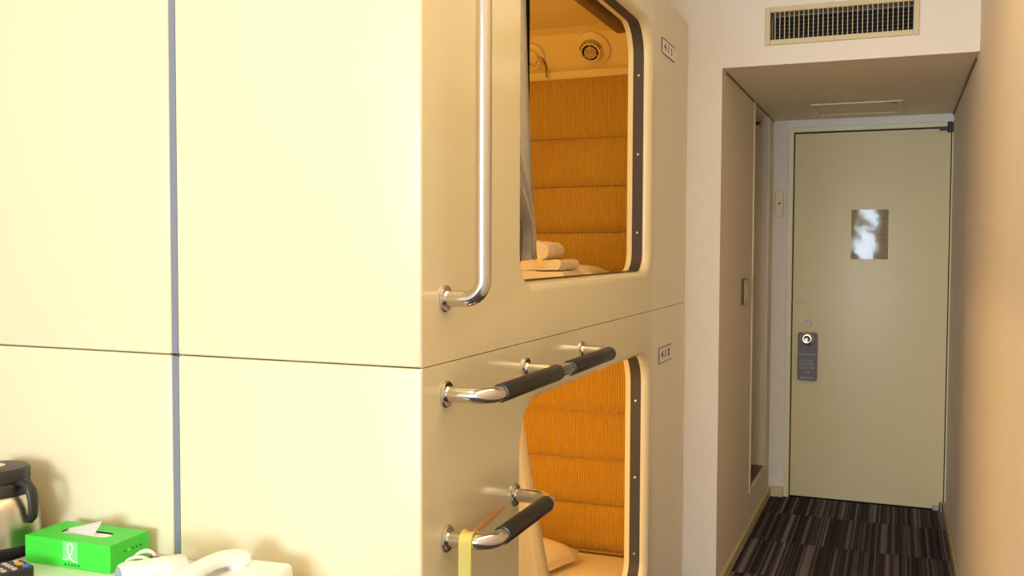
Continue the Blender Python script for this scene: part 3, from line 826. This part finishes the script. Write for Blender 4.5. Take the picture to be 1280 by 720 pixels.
# --- yellow sash over the first stub of the lower rail
s_ = thing('sash', (-0.731, 1.597, 0.823), 'yellow cloth sash hung over the lower steel rail', 'sash')
bm = B(); W2 = 0.0125
prof = [(1.5810, 0.36), (1.5803, 0.60), (1.5800, 0.815)]
for k in range(9):
    a = PI - PI * k / 8; prof.append((1.597 + 0.0170 * math.cos(a), 0.823 + 0.0170 * math.sin(a)))
prof += [(1.6145, 0.812)]
rows = []
for i, (y, z) in enumerate(prof):
    r_ = []
    for q in range(7):
        u = q / 6 * 2 - 1
        taper = 1.0 + 0.10 * max(0, 0.80 - z)
        lift = 0.004 * (abs(u) ** 2)
        nrm = Vector((0, y - 1.597, z - 0.823)).normalized() if z > 0.81 else Vector((0, -1 if y < 1.597 else 1, 0))
        dz = 0
        r_.append(bm.verts.new(Vector((-0.7235 + W2 * u * taper - 0.004 * max(0, 0.82 - z), y, z)) + nrm * (lift + 0.0005)))
    rows.append(r_)
for j in range(len(rows) - 1):
    for q in range(6): bm.faces.new((rows[j][q], rows[j][q + 1], rows[j + 1][q + 1], rows[j + 1][q]))
bmesh.ops.solidify(bm, geom=bm.faces[:], thickness=0.002)
obj('sash_band', bm, M['yellow'], s_, True, 50)
bm = B(); rows = []  # thin orange strip from the stub back towards the side panel
for i in range(11):
    t = i / 10
    c = Vector((-0.722 - 0.030 * t, 1.612 + 0.225 * t, 0.836 - 0.012 * t))
    hw = 0.0035 + 0.004 * math.sin(PI * min(1, t * 0.9 + 0.1))
    rows.append([bm.verts.new(c + Vector((0, 0, hw))), bm.verts.new(c + Vector((0.003, 0, 0))), bm.verts.new(c - Vector((0, 0, hw)))])
for j in range(10):
    for q in range(2): bm.faces.new((rows[j][q], rows[j][q + 1], rows[j + 1][q + 1], rows[j + 1][q]))
bmesh.ops.solidify(bm, geom=bm.faces[:], thickness=0.002)
tag(obj('orange_strip', bm, M['orange'], s_, True, 60), 'thin orange strip running back from the sash')

# ------------------------------------------------------------------ table and what stands on it
ZT = 0.754
t_ = thing('side_table', (-1.2, 1.25, 0), 'glossy white table against the front of the capsules', 'table')
mbox('table_top', (-1.588, 1.02, ZT - 0.025), (-0.86, 1.488, ZT), M['table'], t_, 0.004, 3)
for x in (-1.55, -0.90):
    for y in (1.06, 1.45): mbox('leg', (x - 0.02, y - 0.02, 0), (x + 0.02, y + 0.02, ZT - 0.025), M['table'], t_, 0.003)
c_ = thing('low_cabinet', (-1.75, 1.25, 0), 'dark low cabinet under the thermos left of the white table', 'cabinet')
mbox('cabinet_body', (-1.89, 1.04, 0.0), (-1.596, 1.486, 0.715), M['cabinet'], c_, 0.003)
mbox('cabinet_top', (-1.895, 1.03, 0.715), (-1.591, 1.488, 0.748), M['cabinet'], c_, 0.003)
mbox('cabinet_door', (-1.885, 1.02, 0.04), (-1.60, 1.04, 0.70), M['cabinet'], c_, 0.003)

# thermos jug
tc = Vector((-1.682, 1.398, 0.748))
th = thing('thermos_jug', tc, 'steel thermos jug with black lid and handle beside green tissue box', 'thermos')
bm = B(); lathe(bm, [(0.083, 0.0), (0.085, 0.003), (0.085, 0.022), (0.083, 0.024)], tc, seg=48); obj('base_ring', bm, M['black_plastic'], th, True)
bm = B(); lathe(bm, [(0.083, 0.024), (0.083, 0.028), (0.0825, 0.05), (0.0805, 0.075), (0.077, 0.095), (0.071, 0.111), (0.0645, 0.118)], tc, seg=48); obj('steel_body', bm, M['brushed'], th, True)
bm = B(); lathe(bm, [(0.0645, 0.117), (0.0615, 0.140), (0.0595, 0.142), (0.0595, 0.145), (0.0625, 0.147), (0.0615, 0.166), (0.057, 0.1715), (0.030, 0.173), (0.001, 0.173)], tc, seg=48); obj('lid', bm, M['black_plastic'], th, True)
bm = B(); lathe(bm, [(0.020, 0.1725), (0.020, 0.176), (0.017, 0.1775), (0.001, 0.178)], tc + Vector((0.006, -0.01, 0)), seg=24); tag(obj('lid_button', bm, M['chrome'], th, True), 'silver push button')
# handle: swept flat section
bm = B()
hd = Vector((0.99, 0.04, 0)).normalized(); sd = Vector((-hd.y, hd.x, 0))
path = [(0.054, 0.143, .011, .010), (0.066, 0.145, .012, .010), (0.080, 0.141, .012, .0095), (0.090, 0.129, .012, .0085), (0.094, 0.112, .0115, .008), (0.094, 0.090, .011, .008), (0.0925, 0.077, .010, .008), (0.087, 0.071, .009, .007), (0.080, 0.072, .008, .006)]
rows = []
for i, (r, z, hw, ht) in enumerate(path):
    p = tc + hd * r + Vector((0, 0, z))
    a = path[max(i - 1, 0)]; b = path[min(i + 1, len(path) - 1)]
    tg = (hd * (b[0] - a[0]) + Vector((0, 0, b[1] - a[1]))).normalized(); nn = tg.cross(sd).normalized()
    rows.append([bm.verts.new(p + sd * hw * math.cos(q) + nn * ht * math.sin(q)) for q in [2 * PI * k / 10 for k in range(10)]])
for j in range(len(rows) - 1):
    for k in range(10): bm.faces.new((rows[j][k], rows[j][(k + 1) % 10], rows[j + 1][(k + 1) % 10], rows[j + 1][k]))
bm.faces.new(rows[0][::-1]); bm.faces.new(rows[-1])
obj('handle', bm, M['black_plastic'], th, True, 60)

# tissue box
P0 = Vector((-1.556, 1.354, ZT)); ex = Vector((0.998, 0.040, 0)).normalized(); ey = Vector((-ex.y, ex.x, 0)); BW, BD, BH = 0.205, 0.104, 0.0525
bx = thing('tissue_box', P0 + ex * BW / 2 + ey * BD / 2, 'bright green tissue box with a white looped mark on the white table', 'tissue box')
loc = lambda a, b, c: P0 + ex * a + ey * b + Vector((0, 0, c))
# carton with an oval slot in its top
bm = B()
lo = [bm.verts.new(loc(a, b, 0.0003)) for a, b in ((0, 0), (BW, 0), (BW, BD), (0, BD))]
hi = [bm.verts.new(loc(a, b, BH)) for a, b in ((0, 0), (BW, 0), (BW, BD), (0, BD))]
bm.faces.new(lo[::-1])
for k in range(4): bm.faces.new((lo[k], lo[(k + 1) % 4], hi[(k + 1) % 4], hi[k]))
slot = rrect(0.045, 0.037, 0.160, 0.067, .0149, .0149, .0149, .0149, 7)
sv = [bm.verts.new(loc(a, b, BH)) for a, b in slot]; sv2 = [bm.verts.new(loc(a, b, BH - 0.012)) for a, b in slot]
es = [bm.edges.get((hi[k], hi[(k + 1) % 4])) for k in range(4)] + [bm.edges.new((sv[k], sv[(k + 1) % len(sv)])) for k in range(len(sv))]
bmesh.ops.triangle_fill(bm, use_beauty=True, use_dissolve=False, edges=es)
obj('carton', bm, M['green'], bx)
bm = B(); vs = [bm.verts.new(loc(a, b, BH - 0.003)) for a, b in slot]; bm.faces.new(vs)
obj('tissue_stack', bm, M['tissue'], bx)
# the tissue pulled up
bm = B(); rows = []
for j in range(9):
    v = j / 8
    row = []
    for i in range(13):
        u = i / 12
        a = 0.050 + 0.078 * u; hgt = 0.002 + 0.021 * u
        b = 0.052 - 0.016 * (1 - v) * (1 - 0.2 * u) + 0.004 * math.sin(5 * u + 3 * v) + 0.008 * v
        row.append(bm.verts.new(loc(a, b, BH - 0.006 + (hgt + 0.006) * v)))
    rows.append(row)
for j in range(8):
    for i in range(12): bm.faces.new((rows[j][i], rows[j][i + 1], rows[j + 1][i + 1], rows[j + 1][i]))
bmesh.ops.solidify(bm, geom=bm.faces[:], thickness=0.0008)
obj('tissue', bm, M['tissue'], bx, True, 180)
# looped mark on the front face
fr = lambda a, c, o=0.0004: P0 + ex * a - ey * o + Vector((0, 0, c))
bm = B(); extrude_poly(bm, [(0.092, 0.014), (0.128, 0.014), (0.128, 0.0505), (0.092, 0.0505)], lambda a, b, hh: fr(a, b, hh), 0.0, 0.0004); obj('mark_ground', bm, M['light_green'], bx)
lp_pts = [(0.093, 0.0165), (0.100, 0.0155), (0.106, 0.0185), (0.1125, 0.027), (0.1165, 0.037), (0.1155, 0.0445), (0.1105, 0.0475), (0.1055, 0.0445), (0.1045, 0.037), (0.1065, 0.027), (0.1115, 0.0185), (0.118, 0.0140), (0.128, 0.0130)]
def catmull(p, n=5):
    out = []
    for i in range(len(p) - 1):
        a, b, c2, d2 = p[max(i - 1, 0)], p[i], p[i + 1], p[min(i + 2, len(p) - 1)]
        for k in range(n):
            t = k / n
            out.append(tuple(0.5 * (2 * b[q] + (c2[q] - a[q]) * t + (2 * a[q] - 5 * b[q] + 4 * c2[q] - d2[q]) * t * t + (3 * b[q] - a[q] - 3 * c2[q] + d2[q]) * t ** 3) for q in (0, 1)))
    out.append(p[-1]); return out
bm = B(); tube(bm, [fr(a, b, 0.0008) for a, b in catmull(lp_pts)], 0.0011, 6); obj('looped_mark', bm, M['white_ink'], bx, True)
bm = B()
for i in range(5):
    a = 0.096 + i * 0.008
    extrude_poly(bm, [(a, 0.0045), (a + 0.0045, 0.0045), (a + 0.0045, 0.008), (a, 0.008)], lambda q, b, hh: fr(q, b, hh), 0.0, 0.0004)
rt_ = lambda b, c, o: P0 + ex * (BW + o) + ey * b + Vector((0, 0, c))
for i in (0, 2, 3, 4):
    b0 = 0.036 + i * 0.0105
    extrude_poly(bm, [(b0, 0.030), (b0 + 0.004, 0.030), (b0 + 0.004, 0.034), (b0, 0.034)], lambda b, c, hh: rt_(b, c, hh), 0.0, 0.0004)
tag(obj('small_print', bm, M['dark_green_ink'], bx), kind='stuff')
bm = B(); extrude_poly(bm, [(0.0455, 0.030), (0.0515, 0.030), (0.0515, 0.035), (0.0455, 0.035)], lambda b, c, hh: rt_(b, c, hh), 0.0, 0.0004); obj('small_print', bm, M['light_green'], bx)

# remote control
R0 = Vector((-1.470, 1.300, ZT)); ra = math.radians(-18)
rx = Vector((-math.cos(ra), -math.sin(ra), 0)); ry = Vector((-0.40, -0.92, 0)).normalized()
rm = thing('remote_control', R0, 'dark remote control with orange and blue keys on the white table', 'remote control')
rl = lambda a, b, c: R0 + rx * a + ry * b + Vector((0, 0, c))
RW, RL_ = 0.062, 0.17
bm = B(); pts = rrect(0, 0, RW, RL_, .008, .008, .008, .008, 4)
extrude_poly(bm, pts, lambda a, b, hh: rl(a, b, hh), 0.0005, 0.018); obj('remote_body', bm, M['black_plastic'], rm)
def keybox(a, b, wa, wb, m, nm):
    bm = B(); extrude_poly(bm, rrect(a - wa / 2, b - wb / 2, a + wa / 2, b + wb / 2, .0012, .0012, .0012, .0012, 2), lambda q, r, hh: rl(q, r, hh), 0.018, 0.0205)
    obj(nm, bm, m, rm)
keybox(0.014, 0.011, 0.014, 0.010, M['key_blue'], 'key')
keybox(0.034, 0.014, 0.015, 0.011, M['key_orange'], 'key')
keybox(0.052, 0.012, 0.008, 0.007, M['key'], 'key')
for r in range(6):
    for cidx in range(4): keybox(0.010 + cidx * 0.014, 0.032 + r * 0.018, 0.008, 0.008, M['key'], 'key')

# hair dryer
hdp = Vector((-1.230, 1.260, ZT + 0.0325)); hax = Vector((0.060, 0.092, 0.0)).normalized()
hr = thing('hair_dryer', Vector((-1.2, 1.33, ZT)), 'white hair dryer with grey mouth lying between tissue box and telephone', 'hair dryer')
Rh = Matrix((Vector((-hax.y, hax.x, 0)), Vector((0, 0, 1)), hax)).transposed()
L0 = 0.108
bm = B(); lathe(bm, [(0.0265, 0.0), (0.031, 0.001), (0.032, 0.010), (0.032, L0 - 0.03), (0.032, L0 - 0.028)], hdp, 'Z', 36, Rh, cap=False); obj('barrel', bm, M['white_plastic'], hr, True)
bm = B(); lathe(bm, [(0.0312, L0 - 0.029), (0.0318, L0 - 0.026), (0.031, L0 - 0.005), (0.028, L0 + 0.004), (0.015, L0 + 0.008), (0.001, L0 + 0.009)], hdp, 'Z', 36, Rh); obj('rear_cap', bm, M['offwhite_plastic'], hr, True)
bm = B(); lathe(bm, [(0.0270, -0.002), (0.0270, 0.004), (0.022, 0.014), (0.001, 0.014)], hdp, 'Z', 36, Rh); tag(obj('air_mouth', bm, M['grey_plastic'], hr, True), 'grey blue air mouth')
bm = B(); hh0 = hdp + hax * 0.075; side = Vector((0.20, -0.98, 0)).normalized()
tube(bm, [hh0 + side * 0.025, hh0 + side * 0.06 - Vector((0, 0, 0.006)), hh0 + side * 0.10 - Vector((0, 0, 0.014)), hh0 + side * 0.13 - Vector((0, 0, 0.018))], [0.018, 0.017, 0.0165, 0.015], 16); obj('grip', bm, M['white_plastic'], hr, True)
# coiled cord bundle behind the barrel
for k, (dx, dy, ra_, rb_, ti) in enumerate(((0, 0, .030, .024, 0), (.004, .010, .027, .027, .2), (-.003, -.008, .033, .021, -.2), (.006, .004, .024, .029, .35), (.002, -.012, .029, .018, .1))):
    bm = B(); c0 = Vector((-1.281 + dx, 1.360 + dy, ZT + 0.020)); a1 = Vector((.93, .37, 0)); a2 = Vector((.25, -.25 + ti, .93)).normalized()
    pts = [c0 + a1 * 0.9 * ra_ * math.cos(a) + a2 * 0.9 * rb_ * math.sin(a) for a in [2 * PI * i / 28 for i in range(29)]]
    mz = min(p.z for p in pts); pts = [p + Vector((0, 0, ZT + 0.0034 - mz)) for p in pts]
    tube(bm, pts, 0.0030, 8); obj('cord', bm, M['cord'], hr, True)
bm = B(); lathe(bm, [(0.006, -0.012), (0.008, -0.008), (0.008, 0.008), (0.006, 0.012)], (-1.255, 1.372, ZT + 0.036), 'X', 12); tag(obj('cord_tie', bm, M['brown'], hr, True), 'brown cord tie')

# telephone: wedge base and arched handset
ph = thing('telephone', (-1.02, 1.36, ZT), 'white desk telephone with arched handset at the capsule corner end of table', 'telephone')
def smooth_box(corners_lo, corners_hi, bev, seg=4):
    bm = B(); a = [bm.verts.new(p) for p in corners_lo]; b = [bm.verts.new(p) for p in corners_hi]; n_ = len(a)
    bm.faces.new(a[::-1]); bm.faces.new(b)
    for k in range(n_): bm.faces.new((a[k], a[(k + 1) % n_], b[(k + 1) % n_], b[k]))
    bmesh.ops.recalc_face_normals(bm, faces=bm.faces[:])
    bmesh.ops.bevel(bm, geom=bm.edges[:], offset=bev, segments=seg, profile=0.5, affect='EDGES')
    return bm
bm = smooth_box([(-1.135, 1.20, ZT + .0005), (-0.968, 1.235, ZT + .0005), (-0.990, 1.432, ZT + .0005), (-1.135, 1.420, ZT + .0005)],
                [(-1.130, 1.21, ZT + 0.026), (-0.972, 1.245, ZT + 0.026), (-0.993, 1.428, ZT + 0.047), (-1.130, 1.415, ZT + 0.047)], 0.008)
obj('telephone_base', bm, M['white_plastic'], ph, True, 60)
hs = [(-1.086, 1.232, 0.793, .022, .013), (-1.098, 1.268, 0.804, .021, .013), (-1.103, 1.303, 0.811, .0185, .011), (-1.101, 1.338, 0.814, .018, .0105), (-1.095, 1.364, 0.814, .020, .012), (-1.084, 1.388, 0.811, .0225, .0135), (-1.076, 1.402, 0.808, .021, .012)]
bm = B(); rows = []
for i, (x, y, z, hw, ht) in enumerate(hs):
    a = Vector(hs[max(i - 1, 0)][:3]); b = Vector(hs[min(i + 1, len(hs) - 1)][:3]); tg = (b - a).normalized()
    sd = tg.cross(Vector((0, 0, 1))).normalized(); nn = sd.cross(tg)
    rows.append([bm.verts.new(Vector((x, y, z)) + sd * hw * math.copysign(abs(math.cos(q)) ** 0.6, math.cos(q)) + nn * ht * math.copysign(abs(math.sin(q)) ** 0.6, math.sin(q))) for q in [2 * PI * k / 20 for k in range(20)]])
for j in range(len(rows) - 1):
    for k in range(20): bm.faces.new((rows[j][k], rows[j][(k + 1) % 20], rows[j + 1][(k + 1) % 20], rows[j + 1][k]))
bm.faces.new(rows[0][::-1]); bm.faces.new(rows[-1])
for (x, y, z) in ((-1.086, 1.240, 0.792), (-1.083, 1.388, 0.803)):
    lathe(bm, [(0.019, -0.018), (0.021, -0.012), (0.021, 0.008)], (x, y, z), seg=20)
obj('handset', bm, M['white_plastic'], ph, True, 50)
bm = B()
for r in range(4):
    for cidx in range(3): box(bm, (-1.045 + cidx * 0.020, 1.262 + r * 0.018, 0.780 + r * .002), (-1.033 + cidx * 0.020, 1.272 + r * 0.018, 0.7865 + r * .002), 0.001, 1)
tag(obj('key_pad', bm, M['offwhite_plastic'], ph), kind='stuff')
